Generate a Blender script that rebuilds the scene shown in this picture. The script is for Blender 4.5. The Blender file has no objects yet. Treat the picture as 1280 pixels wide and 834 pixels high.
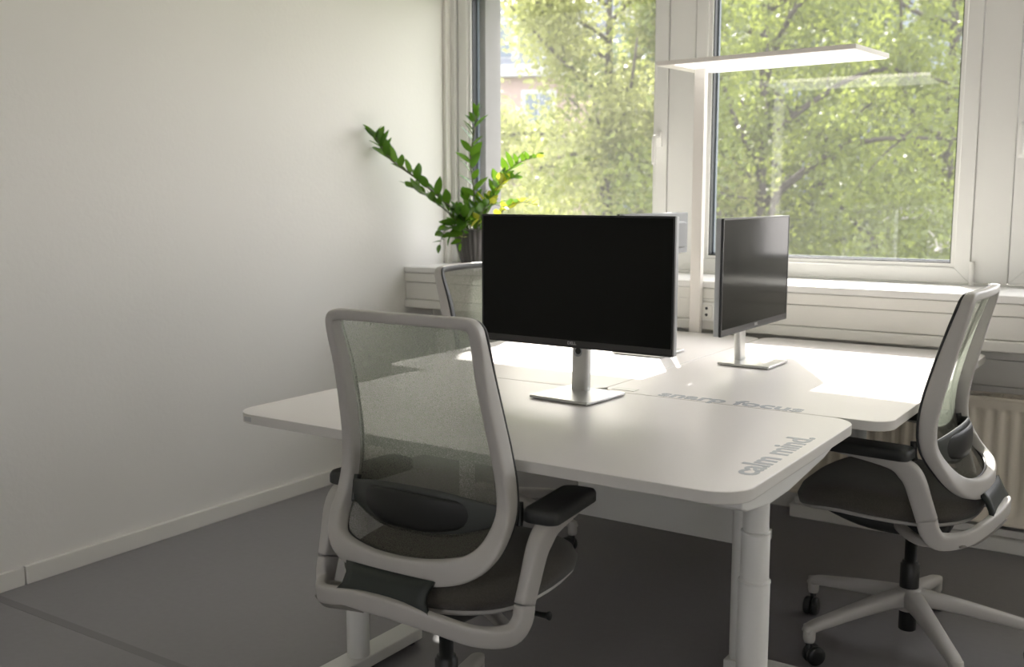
import bpy, bmesh, math, random
from math import sin, cos, pi, radians as R
from mathutils import Vector, Matrix
import numpy as np

C = bpy.context.scene.collection
sc = bpy.context.scene
random.seed(7)

# ------------------------------------------------------------------ camera, sky, sun, exposure
cam_d = bpy.data.cameras.new('camera'); cam = bpy.data.objects.new('camera', cam_d); C.objects.link(cam)
cam_d.sensor_width = 36.0; cam_d.lens = 1300.2 / 1280 * 36.0
cam.location = (0, 0, 1.30)
cam.rotation_euler = (R(90 - 7.6), 0, R(33.708))
cam_d.clip_end = 300
cam_d.dof.use_dof = True; cam_d.dof.focus_distance = 2.6; cam_d.dof.aperture_fstop = 4.0
sc.camera = cam

SUN_EL, SUN_AZ = 38.0, 30.0          # degrees; light travels toward -Y turned toward +X
w = bpy.data.worlds.new('sky'); sc.world = w; w.use_nodes = True
nt = w.node_tree; nt.nodes.clear()
sky = nt.nodes.new('ShaderNodeTexSky'); sky.sky_type = 'NISHITA'; sky.sun_disc = False
sky.sun_elevation = R(SUN_EL); sky.sun_rotation = R(-SUN_AZ); sky.dust_density = 3.0; sky.air_density = 1.0
mixc = nt.nodes.new('ShaderNodeMix'); mixc.data_type = 'RGBA'; mixc.inputs[0].default_value = 0.75
skm = nt.nodes.new('ShaderNodeVectorMath'); skm.operation = 'SCALE'; skm.inputs[3].default_value = 0.16
nt.links.new(sky.outputs[0], skm.inputs[0])
nt.links.new(skm.outputs[0], mixc.inputs[6]); mixc.inputs[7].default_value = (1.0, 0.93, 0.935, 1)
bg = nt.nodes.new('ShaderNodeBackground'); bg.inputs[1].default_value = 3.4
wo = nt.nodes.new('ShaderNodeOutputWorld')
nt.links.new(mixc.outputs[2], bg.inputs[0]); nt.links.new(bg.outputs[0], wo.inputs[0])

sl = bpy.data.lights.new('sun', 'SUN'); sl.energy = 8.0; sl.angle = R(0.6); sl.color = (1.0, 0.935, 0.88)
so = bpy.data.objects.new('sun', sl); C.objects.link(so)
sd = Vector((sin(R(SUN_AZ)) * cos(R(SUN_EL)), -cos(R(SUN_AZ)) * cos(R(SUN_EL)), -sin(R(SUN_EL))))
so.rotation_euler = sd.to_track_quat('-Z', 'Y').to_euler(); so.location = (-6, 10, 9)

sc.view_settings.view_transform = 'Standard'; sc.view_settings.look = 'None'
sc.view_settings.gamma = 1; sc.view_settings.use_curve_mapping = False
sc.view_settings.exposure = 1.12

# ------------------------------------------------------------------ helpers
def mat(name, col, rough=0.5, metal=0.0, noise=0.0, nscale=20, bump=0.0, bscale=120, spec=0.5, emit=None, estr=0, coat=0.0):
    m = bpy.data.materials.new(name); m.use_nodes = True
    n = m.node_tree.nodes; l = m.node_tree.links; b = n['Principled BSDF']
    b.inputs['Base Color'].default_value = (*col, 1); b.inputs['Roughness'].default_value = rough
    b.inputs['Metallic'].default_value = metal; b.inputs['Specular IOR Level'].default_value = spec
    b.inputs['Coat Weight'].default_value = coat
    if noise > 0:
        tc = n.new('ShaderNodeTexCoord'); t = n.new('ShaderNodeTexNoise'); t.inputs['Scale'].default_value = nscale
        t.inputs['Detail'].default_value = 5
        l.new(tc.outputs['Object'], t.inputs['Vector'])
        mx = n.new('ShaderNodeMix'); mx.data_type = 'RGBA'
        mx.inputs[6].default_value = (*[c * (1 - noise) for c in col], 1); mx.inputs[7].default_value = (*[min(1, c * (1 + noise)) for c in col], 1)
        l.new(t.outputs['Fac'], mx.inputs[0]); l.new(mx.outputs[2], b.inputs['Base Color'])
    if bump > 0:
        tc2 = n.new('ShaderNodeTexCoord'); t2 = n.new('ShaderNodeTexNoise'); t2.inputs['Scale'].default_value = bscale
        t2.inputs['Detail'].default_value = 4
        bp = n.new('ShaderNodeBump'); bp.inputs['Strength'].default_value = bump; bp.inputs['Distance'].default_value = 0.002
        l.new(tc2.outputs['Object'], t2.inputs['Vector']); l.new(t2.outputs['Fac'], bp.inputs['Height']); l.new(bp.outputs[0], b.inputs['Normal'])
    if emit:
        b.inputs['Emission Color'].default_value = (*emit, 1); b.inputs['Emission Strength'].default_value = estr
    return m

M = {}
M['wall'] = mat('wall_paint', (0.80, 0.785, 0.74), 0.85, noise=0.02, nscale=1.5, bump=0.35, bscale=55)
M['ceil'] = mat('ceiling_paint', (0.80, 0.79, 0.76), 0.9)
M['backwall'] = mat('back_wall_paint', (0.62, 0.60, 0.56), 0.9)
M['trim'] = mat('trim_paint', (0.78, 0.765, 0.71), 0.45, noise=0.02, nscale=6)
M['frame'] = mat('window_frame_paint', (0.78, 0.775, 0.745), 0.35)
M['gasket'] = mat('black_gasket', (0.012, 0.016, 0.02), 0.5)
M['spacer'] = mat('grey_spacer', (0.10, 0.125, 0.155), 0.5)
M['white_plastic'] = mat('white_plastic', (0.82, 0.81, 0.78), 0.35)
M['hole'] = mat('socket_hole', (0.03, 0.03, 0.03), 0.6)
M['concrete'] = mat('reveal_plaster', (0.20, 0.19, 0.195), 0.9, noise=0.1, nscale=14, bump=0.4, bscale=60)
M['extwall'] = mat('exterior_plaster', (0.5, 0.48, 0.45), 0.9)
M['radiator'] = mat('radiator_enamel', (0.86, 0.79, 0.66), 0.4)
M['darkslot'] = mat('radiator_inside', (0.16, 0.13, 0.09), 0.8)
M['desk'] = mat('desk_laminate', (0.80, 0.77, 0.755), 0.33, noise=0.015, nscale=3, spec=0.5)
M['deskedge'] = mat('desk_edge_band', (0.66, 0.645, 0.60), 0.45)
M['deskmetal'] = mat('desk_white_metal', (0.72, 0.72, 0.68), 0.4)
M['print'] = mat('grey_print', (0.36, 0.385, 0.43), 0.4)
M['black'] = mat('black_plastic', (0.014, 0.015, 0.014), 0.42)
M['pad'] = mat('armpad_black', (0.026, 0.028, 0.027), 0.48, bump=0.15, bscale=400)
M['lumbar'] = mat('lumbar_dark', (0.010, 0.011, 0.010), 0.5)
M['lumbar_rim'] = mat('lumbar_rim', (0.045, 0.050, 0.045), 0.5)
M['chair'] = mat('chair_grey_plastic', (0.47, 0.455, 0.425), 0.42)
M['linkpanel'] = mat('dark_green_link', (0.018, 0.024, 0.020), 0.5)
M['silver'] = mat('silver_satin', (0.60, 0.60, 0.58), 0.32, metal=0.7)
M['silverback'] = mat('silver_plastic', (0.42, 0.43, 0.44), 0.4, metal=0.2)
M['greyback'] = mat('grey_plastic_back', (0.22, 0.225, 0.23), 0.5)
M['bezel'] = mat('monitor_bezel', (0.02, 0.02, 0.021), 0.35)
M['screen'] = mat('monitor_screen', (0.010, 0.0105, 0.009), 0.14, spec=0.12)
M['chin'] = mat('monitor_chin', (0.035, 0.034, 0.034), 0.4)
M['logo'] = mat('logo_grey', (0.5, 0.5, 0.5), 0.3, metal=0.6)
M['lampmetal'] = mat('lamp_white_metal', (0.80, 0.765, 0.715), 0.4)
M['diffuser'] = mat('lamp_diffuser', (0.9, 0.9, 0.88), 0.5, emit=(1, 0.985, 0.96), estr=0.5)
M['pot'] = mat('grey_ribbed_pot', (0.085, 0.078, 0.076), 0.5)
M['soil'] = mat('potting_soil', (0.03, 0.02, 0.015), 0.95)
M['stem'] = mat('plant_stem', (0.10, 0.11, 0.045), 0.5)
M['bark'] = mat('bark', (0.055, 0.048, 0.042), 0.9, noise=0.3, nscale=4, bump=0.5, bscale=20)
M['birch'] = mat('birch_bark', (0.42, 0.40, 0.38), 0.8, noise=0.35, nscale=6)

# floor: grey sealed screed with soft clouds and faint scuffs
def floor_mat():
    m = bpy.data.materials.new('grey_floor'); m.use_nodes = True
    n = m.node_tree.nodes; l = m.node_tree.links; b = n['Principled BSDF']
    tc = n.new('ShaderNodeTexCoord')
    t = n.new('ShaderNodeTexNoise'); t.inputs['Scale'].default_value = 1.6; t.inputs['Detail'].default_value = 8; t.inputs['Roughness'].default_value = 0.6
    t2 = n.new('ShaderNodeTexNoise'); t2.inputs['Scale'].default_value = 45; t2.inputs['Detail'].default_value = 3
    l.new(tc.outputs['Object'], t.inputs['Vector']); l.new(tc.outputs['Object'], t2.inputs['Vector'])
    mx = n.new('ShaderNodeMix'); mx.data_type = 'RGBA'
    mx.inputs[6].default_value = (0.225, 0.218, 0.224, 1); mx.inputs[7].default_value = (0.285, 0.276, 0.284, 1)
    l.new(t.outputs['Fac'], mx.inputs[0])
    mx2 = n.new('ShaderNodeMix'); mx2.data_type = 'RGBA'; mx2.blend_type = 'MULTIPLY'; mx2.inputs[0].default_value = 0.12
    l.new(mx.outputs[2], mx2.inputs[6]); l.new(t2.outputs['Fac'], mx2.inputs[7])
    l.new(mx2.outputs[2], b.inputs['Base Color'])
    mr = n.new('ShaderNodeMapRange'); mr.inputs[3].default_value = 0.42; mr.inputs[4].default_value = 0.62
    l.new(t.outputs['Fac'], mr.inputs[0]); l.new(mr.outputs[0], b.inputs['Roughness'])
    bp = n.new('ShaderNodeBump'); bp.inputs['Strength'].default_value = 0.15; bp.inputs['Distance'].default_value = 0.002
    l.new(t2.outputs['Fac'], bp.inputs['Height']); l.new(bp.outputs[0], b.inputs['Normal'])
    return m
M['floor'] = floor_mat()

def glass_mat():
    m = bpy.data.materials.new('window_glass'); m.use_nodes = True
    n = m.node_tree.nodes; l = m.node_tree.links; n.clear()
    o = n.new('ShaderNodeOutputMaterial'); mx = n.new('ShaderNodeMixShader'); tr = n.new('ShaderNodeBsdfTransparent'); gl = n.new('ShaderNodeBsdfGlossy')
    tr.inputs[0].default_value = (0.97, 0.985, 0.975, 1); gl.inputs['Roughness'].default_value = 0.0
    lw = n.new('ShaderNodeLayerWeight'); lw.inputs[0].default_value = 0.5          # facing: 0 head-on, 1 grazing
    pw = n.new('ShaderNodeMath'); pw.operation = 'POWER'; pw.inputs[1].default_value = 5.0
    fr = n.new('ShaderNodeMath'); fr.operation = 'MULTIPLY_ADD'; fr.inputs[1].default_value = 0.95; fr.inputs[2].default_value = 0.075
    l.new(lw.outputs['Facing'], pw.inputs[0]); l.new(pw.outputs[0], fr.inputs[0])
    l.new(fr.outputs[0], mx.inputs[0]); ds = n.new('ShaderNodeBsdfTranslucent'); ds.inputs[0].default_value = (0.9, 0.9, 0.92, 1)      # faint translucent white put in to imitate glare haze
    dm = n.new('ShaderNodeMixShader'); dm.inputs[0].default_value = 0.012
    l.new(tr.outputs[0], dm.inputs[1]); l.new(ds.outputs[0], dm.inputs[2]); l.new(dm.outputs[0], mx.inputs[1]); l.new(gl.outputs[0], mx.inputs[2]); l.new(mx.outputs[0], o.inputs[0])
    return m
M['glass'] = glass_mat()

def mesh_mat():
    # woven net: diffuse + translucent threads, part see-through, fine weave
    m = bpy.data.materials.new('chair_net'); m.use_nodes = True
    n = m.node_tree.nodes; l = m.node_tree.links; n.clear()
    o = n.new('ShaderNodeOutputMaterial'); mx = n.new('ShaderNodeMixShader'); tr = n.new('ShaderNodeBsdfTransparent')
    df = n.new('ShaderNodeBsdfDiffuse'); ts = n.new('ShaderNodeBsdfTranslucent'); m2 = n.new('ShaderNodeMixShader')
    m2.inputs[0].default_value = 0.45
    df.inputs[0].default_value = (0.155, 0.145, 0.12, 1); ts.inputs[0].default_value = (0.42, 0.47, 0.39, 1)
    tc = n.new('ShaderNodeTexCoord'); mp = n.new('ShaderNodeMapping'); mp.inputs['Scale'].default_value = (1, 1, 1)
    t = n.new('ShaderNodeTexNoise'); t.inputs['Scale'].default_value = 700; t.inputs['Detail'].default_value = 1
    l.new(tc.outputs['Object'], mp.inputs[0]); l.new(mp.outputs[0], t.inputs['Vector'])
    mr = n.new('ShaderNodeMapRange'); mr.inputs[1].default_value = 0.3; mr.inputs[2].default_value = 0.7; mr.inputs[3].default_value = 0.38; mr.inputs[4].default_value = 0.80
    l.new(t.outputs['Fac'], mr.inputs[0]); l.new(mr.outputs[0], mx.inputs[0])
    l.new(df.outputs[0], m2.inputs[1]); l.new(ts.outputs[0], m2.inputs[2])
    l.new(tr.outputs[0], mx.inputs[1]); l.new(m2.outputs[0], mx.inputs[2]); l.new(mx.outputs[0], o.inputs[0])
    return m
M['net'] = mesh_mat()

def fabric_mat():
    m = mat('seat_fabric', (0.085, 0.079, 0.066), 0.95, noise=0.35, nscale=260, bump=0.6, bscale=500, spec=0.2)
    m.node_tree.nodes['Principled BSDF'].inputs['Sheen Weight'].default_value = 0.15
    return m
M['fabric'] = fabric_mat()

def leaf_mat(name, c1, c2, tc_, tfac=0.5, rough=0.35, nscale=0.8):
    m = bpy.data.materials.new(name); m.use_nodes = True
    n = m.node_tree.nodes; l = m.node_tree.links; b = n['Principled BSDF']; o = n['Material Output']
    geo = n.new('ShaderNodeNewGeometry')
    t = n.new('ShaderNodeTexNoise'); t.inputs['Scale'].default_value = nscale
    l.new(geo.outputs['Position'], t.inputs['Vector'])
    mx = n.new('ShaderNodeMix'); mx.data_type = 'RGBA'; mx.inputs[6].default_value = (*c1, 1); mx.inputs[7].default_value = (*c2, 1)
    l.new(t.outputs['Fac'], mx.inputs[0]); l.new(mx.outputs[2], b.inputs['Base Color']); b.inputs['Roughness'].default_value = rough
    ts = n.new('ShaderNodeBsdfTranslucent'); ts.inputs[0].default_value = (*tc_, 1)
    ms = n.new('ShaderNodeMixShader'); ms.inputs[0].default_value = tfac
    l.new(b.outputs[0], ms.inputs[1]); l.new(ts.outputs[0], ms.inputs[2]); l.new(ms.outputs[0], o.inputs[0])
    return m
M['leaf'] = leaf_mat('plant_leaf', (0.035, 0.10, 0.018), (0.06, 0.16, 0.025), (0.16, 0.32, 0.02), 0.35, 0.22, 9)
M['leafy'] = leaf_mat('plant_leaf_yellow', (0.24, 0.28, 0.03), (0.36, 0.35, 0.03), (0.48, 0.50, 0.04), 0.5, 0.35, 9)
M['tleafA'] = leaf_mat('tree_leaf_pale', (0.16, 0.175, 0.065), (0.24, 0.25, 0.10), (0.40, 0.43, 0.15), 0.5, 0.5, 0.7)
M['tleafB'] = leaf_mat('tree_leaf_fresh', (0.07, 0.095, 0.026), (0.125, 0.155, 0.045), (0.255, 0.30, 0.06), 0.5, 0.5, 0.7)
M['tleafC'] = leaf_mat('tree_leaf_deep', (0.05, 0.075, 0.03), (0.08, 0.11, 0.04), (0.15, 0.19, 0.06), 0.45, 0.5, 0.7)

def link(name, me, m=None, parent=None, smooth=False, mods=()):
    o = bpy.data.objects.new(name, me); C.objects.link(o)
    if m is not None:
        for x in (m if isinstance(m, (list, tuple)) else [m]): me.materials.append(x)
    if parent is not None: o.parent = parent
    if smooth:
        for p in me.polygons: p.use_smooth = True
    return o
def obj(name, bm, m=None, parent=None, smooth=False, bevel=0, seg=2):
    bmesh.ops.recalc_face_normals(bm, faces=bm.faces)
    me = bpy.data.meshes.new(name); bm.to_mesh(me); bm.free()
    o = link(name, me, m, parent, smooth)
    if bevel > 0:
        b = o.modifiers.new('b', 'BEVEL'); b.width = bevel; b.segments = seg; b.limit_method = 'ANGLE'; b.angle_limit = R(35)
        for p in me.polygons: p.use_smooth = True
        try:
            me.set_sharp_from_angle(angle=R(35))
        except Exception: pass
    return o
def empty(name, loc=(0, 0, 0), rz=0, label=None, cat=None, group=None, kind=None):
    o = bpy.data.objects.new(name, None); C.objects.link(o); o.location = loc; o.rotation_euler = (0, 0, rz)
    o.empty_display_size = 0.05
    return tag(o, label, cat, group, kind)
def tag(o, label=None, cat=None, group=None, kind=None):
    if label: o['label'] = label
    if cat: o['category'] = cat
    if group: o['group'] = group
    if kind: o['kind'] = kind
    return o
def struct(o): o['kind'] = 'structure'; return o

def box(bm, x0, x1, y0, y1, z0, z1):
    vs = [bm.verts.new((x, y, z)) for z in (z0, z1) for (x, y) in ((x0, y0), (x1, y0), (x1, y1), (x0, y1))]
    for f in ((0, 3, 2, 1), (4, 5, 6, 7), (0, 1, 5, 4), (1, 2, 6, 5), (2, 3, 7, 6), (3, 0, 4, 7)): bm.faces.new([vs[i] for i in f])
    return vs
def nb(): return bmesh.new()
def boxo(name, b, m, parent=None, bevel=0.0, seg=2):
    bm = nb(); box(bm, *b); return obj(name, bm, m, parent, bevel=bevel, seg=seg)
def prism(bm, pts, z0, z1):
    a = [bm.verts.new((x, y, z0)) for x, y in pts]; b = [bm.verts.new((x, y, z1)) for x, y in pts]
    n = len(pts); bm.faces.new(a[::-1]); bm.faces.new(b)
    for i in range(n): bm.faces.new((a[i], a[(i + 1) % n], b[(i + 1) % n], b[i]))
def rrect(x0, x1, y0, y1, r, n=8):
    out = []
    for (cx, cy, a0) in ((x1 - r, y0 + r, -90), (x1 - r, y1 - r, 0), (x0 + r, y1 - r, 90), (x0 + r, y0 + r, 180)):
        for i in range(n + 1):
            a = R(a0 + 90 * i / n); out.append((cx + r * cos(a), cy + r * sin(a)))
    return out
def lathe(bm, prof, cx=0, cy=0, n=32, cap=True, rib=None):
    rings = []
    for (r, z) in prof:
        ring = []
        for i in range(n):
            a = 2 * pi * i / n; rr = r * (1 + (rib(a, z) if rib else 0)); ring.append(bm.verts.new((cx + rr * cos(a), cy + rr * sin(a), z)))
        rings.append(ring)
    for a, b in zip(rings, rings[1:]):
        for i in range(n): bm.faces.new((a[i], a[(i + 1) % n], b[(i + 1) % n], b[i]))
    if cap: bm.faces.new(rings[0][::-1]); bm.faces.new(rings[-1])
def catmull(P, k=6, closed=False):
    P = [Vector(p) for p in P]; n = len(P); out = []
    rng = range(n) if closed else range(n - 1)
    for i in rng:
        if closed: a, b, c, d = P[(i - 1) % n], P[i], P[(i + 1) % n], P[(i + 2) % n]
        else: a, b, c, d = P[max(i - 1, 0)], P[i], P[i + 1], P[min(i + 2, n - 1)]
        for j in range(k):
            t = j / k
            out.append(0.5 * ((2 * b) + (-a + c) * t + (2 * a - 5 * b + 4 * c - d) * t * t + (-a + 3 * b - 3 * c + d) * t ** 3))
    if not closed: out.append(P[-1].copy())
    return out
def sweep(bm, pts, size, side, closed=False, n=14, e=3.0, k=6, smoothp=True):
    """superellipse section swept along pts. size: (a,b) half sizes or list per control point; side: vector (or fn of tangent,pos) for the a axis"""
    sizes = size if isinstance(size, list) else [size] * len(pts)
    sides = side if isinstance(side, list) else [side] * len(pts)
    if smoothp:
        Pc = catmull(pts, k, closed)
        Sz = [Vector((*q, 0)) for q in sizes]; Sz = catmull(Sz, k, closed); Sd = catmull([Vector(s) for s in sides], k, closed)
    else:
        Pc = [Vector(p) for p in pts]; Sz = [Vector((*q, 0)) for q in sizes]; Sd = [Vector(s) for s in sides]
    N = len(Pc); rings = []
    for i in range(N):
        if closed: t = Pc[(i + 1) % N] - Pc[(i - 1) % N]
        else: t = Pc[min(i + 1, N - 1)] - Pc[max(i - 1, 0)]
        t.normalize(); s = Sd[i] - t * Sd[i].dot(t); s.normalize(); u = t.cross(s)
        ring = []
        for j in range(n):
            th = 2 * pi * j / n + pi / n; c, q = cos(th), sin(th)
            ca = abs(c) ** (2 / e) * (1 if c > 0 else -1); sa = abs(q) ** (2 / e) * (1 if q > 0 else -1)
            ring.append(bm.verts.new(Pc[i] + s * ca * Sz[i].x + u * sa * Sz[i].y))
        rings.append(ring)
    rr = range(N) if closed else range(N - 1)
    for i in rr:
        a, b = rings[i], rings[(i + 1) % N]
        for j in range(n): bm.faces.new((a[j], a[(j + 1) % n], b[(j + 1) % n], b[j]))
    if not closed: bm.faces.new(rings[0][::-1]); bm.faces.new(rings[-1])
def tube(bm, pts, r, n=10, k=5):
    rs = r if isinstance(r, list) else [r] * len(pts)
    P = [Vector(p) for p in pts]; d = (P[-1] - P[0]).normalized()
    s = Vector((0, 0, 1)) if abs(d.z) < 0.8 else Vector((0, 1, 0))
    sweep(bm, pts, [(q, q) for q in rs], s, n=n, e=2.0, k=k)
def copy_tree(o, parent=None):
    c = o.copy(); C.objects.link(c); c.parent = parent
    for ch in [x for x in list(o.children)]: copy_tree(ch, c)
    return c
def text_obj(name, s, size, m, parent, loc, rot, ext=0.0003, bold=0.0, sx=1.0):
    cu = bpy.data.curves.new(name, 'FONT'); cu.body = s; cu.size = size; cu.extrude = ext; cu.offset = bold
    cu.resolution_u = 4
    t = bpy.data.objects.new(name, cu); C.objects.link(t)
    dg = bpy.context.evaluated_depsgraph_get(); me = bpy.data.meshes.new_from_object(t.evaluated_get(dg))
    bpy.data.objects.remove(t); bpy.data.curves.remove(cu)
    xs = [v.co.x for v in me.vertices]; x0 = min(xs)
    for v in me.vertices: v.co.x = (v.co.x - x0) * sx
    me.materials.clear()
    o = link(name, me, m, parent); o.location = loc; o.rotation_euler = rot
    return o

# ------------------------------------------------------------------ room shell
XL, XR, YB, YF, ZC = -3.235, 3.6, -2.4, 4.28, 2.95
struct(boxo('floor', (XL - 0.1, XR + 0.1, YB - 0.1, YF + 0.1, -0.12, 0.0), M['floor']))
FLOOR = bpy.data.objects['floor']
struct(boxo('ceiling', (XL - 0.1, XR + 0.1, YB - 0.1, YF + 0.3, ZC, ZC + 0.1), M['ceil']))
struct(boxo('wall_left', (XL - 0.12, XL, YB - 0.1, YF + 0.02, -0.12, ZC), M['wall']))
struct(boxo('wall_right', (XR, XR + 0.12, YB - 0.1, YF + 0.02, -0.12, ZC), M['wall']))
wbk = empty('wall_back', kind='structure')     # the side behind the viewer: gaps between piers added to let in fill light
boxo('lower_wall', (XL - 0.1, XR + 0.1, YB - 0.12, YB, -0.12, 0.95), M['backwall'], wbk)
boxo('upper_wall', (XL - 0.1, XR + 0.1, YB - 0.12, YB, 2.35, ZC), M['backwall'], wbk)
for (a, b) in ((XL - 0.1, -1.5), (-1.0, 1.4), (2.4, XR + 0.1)): boxo('pier', (a, b, YB - 0.12, YB, 0.95, 2.35), M['backwall'], wbk)
GZ0, GZ1 = 1.035, 2.27      # glass height range
wf = empty('wall_front', kind='structure')
boxo('parapet', (XL - 0.1, XR + 0.1, YF + 0.02, YF + 0.32, -0.12, 0.945), M['extwall'], wf)
boxo('lintel', (XL - 0.1, XR + 0.1, YF + 0.0, YF + 0.30, GZ1 + 0.10, ZC), M['wall'], wf)
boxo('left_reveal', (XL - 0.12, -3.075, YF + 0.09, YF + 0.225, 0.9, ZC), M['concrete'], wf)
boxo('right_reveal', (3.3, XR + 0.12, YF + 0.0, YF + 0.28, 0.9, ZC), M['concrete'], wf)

bm = nb(); pa, pb, hw_ = Vector((XL + 0.02, 1.766, 0)), Vector((XR - 0.02, 1.760, 0)), 0.016
d_ = (pb - pa).normalized(); nn_ = Vector((-d_.y, d_.x, 0)) * hw_
prism(bm, [(q.x, q.y) for q in (pa - nn_, pb - nn_, pb + nn_, pa + nn_)], 0.0, 0.0006)
obj('seam_strip', bm, mat('seam_strip_grey', (0.192, 0.186, 0.190), 0.6), FLOOR)

# left baseboard: two lengths with a joint between them
bb = empty('baseboard_left', kind='structure')
for (a, b) in ((YB, 1.880), (1.886, YF - 0.02)):
    boxo('board', (XL, XL + 0.017, a, b, 0, 0.063), M['trim'], bb, bevel=0.002)
bb2 = empty('baseboard_right', kind='structure'); boxo('board', (XR - 0.017, XR, YB, YF, 0, 0.063), M['trim'], bb2, bevel=0.002)

# windows
def frame_ring(bm, x0, x1, z0, z1, wd, y0, y1, mitre=True):
    """rectangular ring of four mitred bars"""
    o = [(x0, z0), (x1, z0), (x1, z1), (x0, z1)]; i = [(x0 + wd, z0 + wd), (x1 - wd, z0 + wd), (x1 - wd, z1 - wd), (x0 + wd, z1 - wd)]
    for k in range(4):
        a, b, c, d = o[k], o[(k + 1) % 4], i[(k + 1) % 4], i[k]
        q = [(a, b, c, d)]
        f = [bm.verts.new((p[0], y0, p[1])) for p in (a, b, c, d)]; g = [bm.verts.new((p[0], y1, p[1])) for p in (a, b, c, d)]
        bm.faces.new(f); bm.faces.new(g[::-1])
        for j in range(4): bm.faces.new((f[j], f[(j + 1) % 4], g[(j + 1) % 4], g[j]))
def bar_parts(name, x0, x1, z0, z1, wd, y0, y1, m, parent, bevel=0.0015):
    o = [(x0, z0), (x1, z0), (x1, z1), (x0, z1)]; i = [(x0 + wd, z0 + wd), (x1 - wd, z0 + wd), (x1 - wd, z1 - wd), (x0 + wd, z1 - wd)]
    for k in range(4):
        a, b, c, d = o[k], o[(k + 1) % 4], i[(k + 1) % 4], i[k]
        bm = nb()
        f = [bm.verts.new((p[0], y0, p[1])) for p in (a, b, c, d)]; g = [bm.verts.new((p[0], y1, p[1])) for p in (a, b, c, d)]
        bm.faces.new(f); bm.faces.new(g[::-1])
        for j in range(4): bm.faces.new((f[j], f[(j + 1) % 4], g[(j + 1) % 4], g[j]))
        obj(name, bm, m, parent, bevel=bevel, seg=1)
def window(idx, x0, x1, handle, hinge):
    """x0,x1 outer edge of the opening casement"""
    wn = empty('window_%d' % idx, kind='structure')
    z0, z1 = 0.965, GZ1 + 0.07
    bar_parts('casement_bar', x0, x1, z0, z1, 0.055, YF, YF + 0.06, M['frame'], wn)
    bm = nb(); frame_ring(bm, x0 + 0.055, x1 - 0.055, z0 + 0.055, z1 - 0.055, 0.016, YF + 0.012, YF + 0.058); obj('glazing_bead', bm, M['frame'], wn)
    bm = nb(); frame_ring(bm, x0 + 0.067, x1 - 0.067, z0 + 0.067, z1 - 0.067, 0.009, YF + 0.022, YF + 0.075); obj('gasket', bm, M['gasket'], wn)
    bm = nb(); frame_ring(bm, x0 + 0.0755, x1 - 0.0755, z0 + 0.0755, z1 - 0.0755, 0.006, YF + 0.056, YF + 0.074); obj('spacer', bm, M['spacer'], wn)
    boxo('glass_pane', (x0 + 0.07, x1 - 0.07, YF + 0.050, YF + 0.054, z0 + 0.07, z1 - 0.07), M['glass'], wn)
    if handle:
        hx, hz = handle
        bm = nb(); prism(bm, [(p[0], p[1]) for p in rrect(-0.014, 0.014, -0.033, 0.033, 0.006, 3)], 0, 0.010)
        bmesh.ops.rotate(bm, verts=bm.verts, matrix=Matrix.Rotation(R(90), 3, 'X')); bmesh.ops.translate(bm, verts=bm.verts, vec=(hx, YF, hz))
        rose = obj('handle_plate', bm, M['white_plastic'], wn, bevel=0.002)
        bm = nb(); sweep(bm, [(hx, YF - 0.005, hz + 0.012), (hx, YF - 0.04, hz + 0.012), (hx, YF - 0.052, hz + 0.0), (hx, YF - 0.054, hz - 0.03), (hx, YF - 0.052, hz - 0.112)], [(0.0085, 0.0075)] * 3 + [(0.010, 0.0065), (0.0095, 0.006)], (1, 0, 0), n=10, k=4)
        obj('handle_lever', bm, M['white_plastic'], rose, smooth=True)
    if hinge:
        for hz in (0.995, GZ1 - 0.05):
            bm = nb(); lathe(bm, [(0.008, hz - 0.045), (0.0095, hz - 0.043), (0.0095, hz - 0.024), (0.0085, hz - 0.023), (0.0095, hz - 0.022), (0.0095, hz + 0.05), (0.008, hz + 0.052)], hinge, YF - 0.008, 14)
            obj('hinge', bm, M['white_plastic'], wn, smooth=True)
    return wn
window(1, -3.180, -2.030, (-2.066, 1.545), None)
window(2, -1.900, -0.752, (-1.868, 1.545), -0.742)
window(3, -0.614, 0.540, (-0.592, 1.545), None)
window(4, 0.670, 1.820, None, None)
window(5, 1.950, 3.10, None, None)
# fixed frame and posts between the casements (one continuous joinery)
tr1 = empty('trim_1', kind='structure')
for (a, b) in ((-3.235, -3.185), (-2.026, -1.904), (-0.748, -0.618), (0.544, 0.666), (1.824, 1.946), (3.104, 3.6)):
    boxo('post', (a, b, YF + 0.006, YF + 0.075, 0.965, GZ1 + 0.09), M['frame'], tr1, bevel=0.0015, seg=1)
boxo('head_bar', (XL, XR, YF + 0.004, YF + 0.075, GZ1 + 0.074, GZ1 + 0.16), M['frame'], tr1, bevel=0.0015, seg=1)
boxo('bottom_bar', (XL, XR, YF + 0.004, YF + 0.075, 0.938, 0.961), M['frame'], tr1, bevel=0.0015, seg=1)
boxo('corner_strip', (XL, XL + 0.022, YF - 0.055, YF + 0.004, 0.956, ZC), M['trim'], tr1, bevel=0.004)
boxo('corner_cover', (XL, XL + 0.05, YF - 0.018, YF + 0.006, 0.956, ZC), M['frame'], tr1, bevel=0.003)

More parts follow.
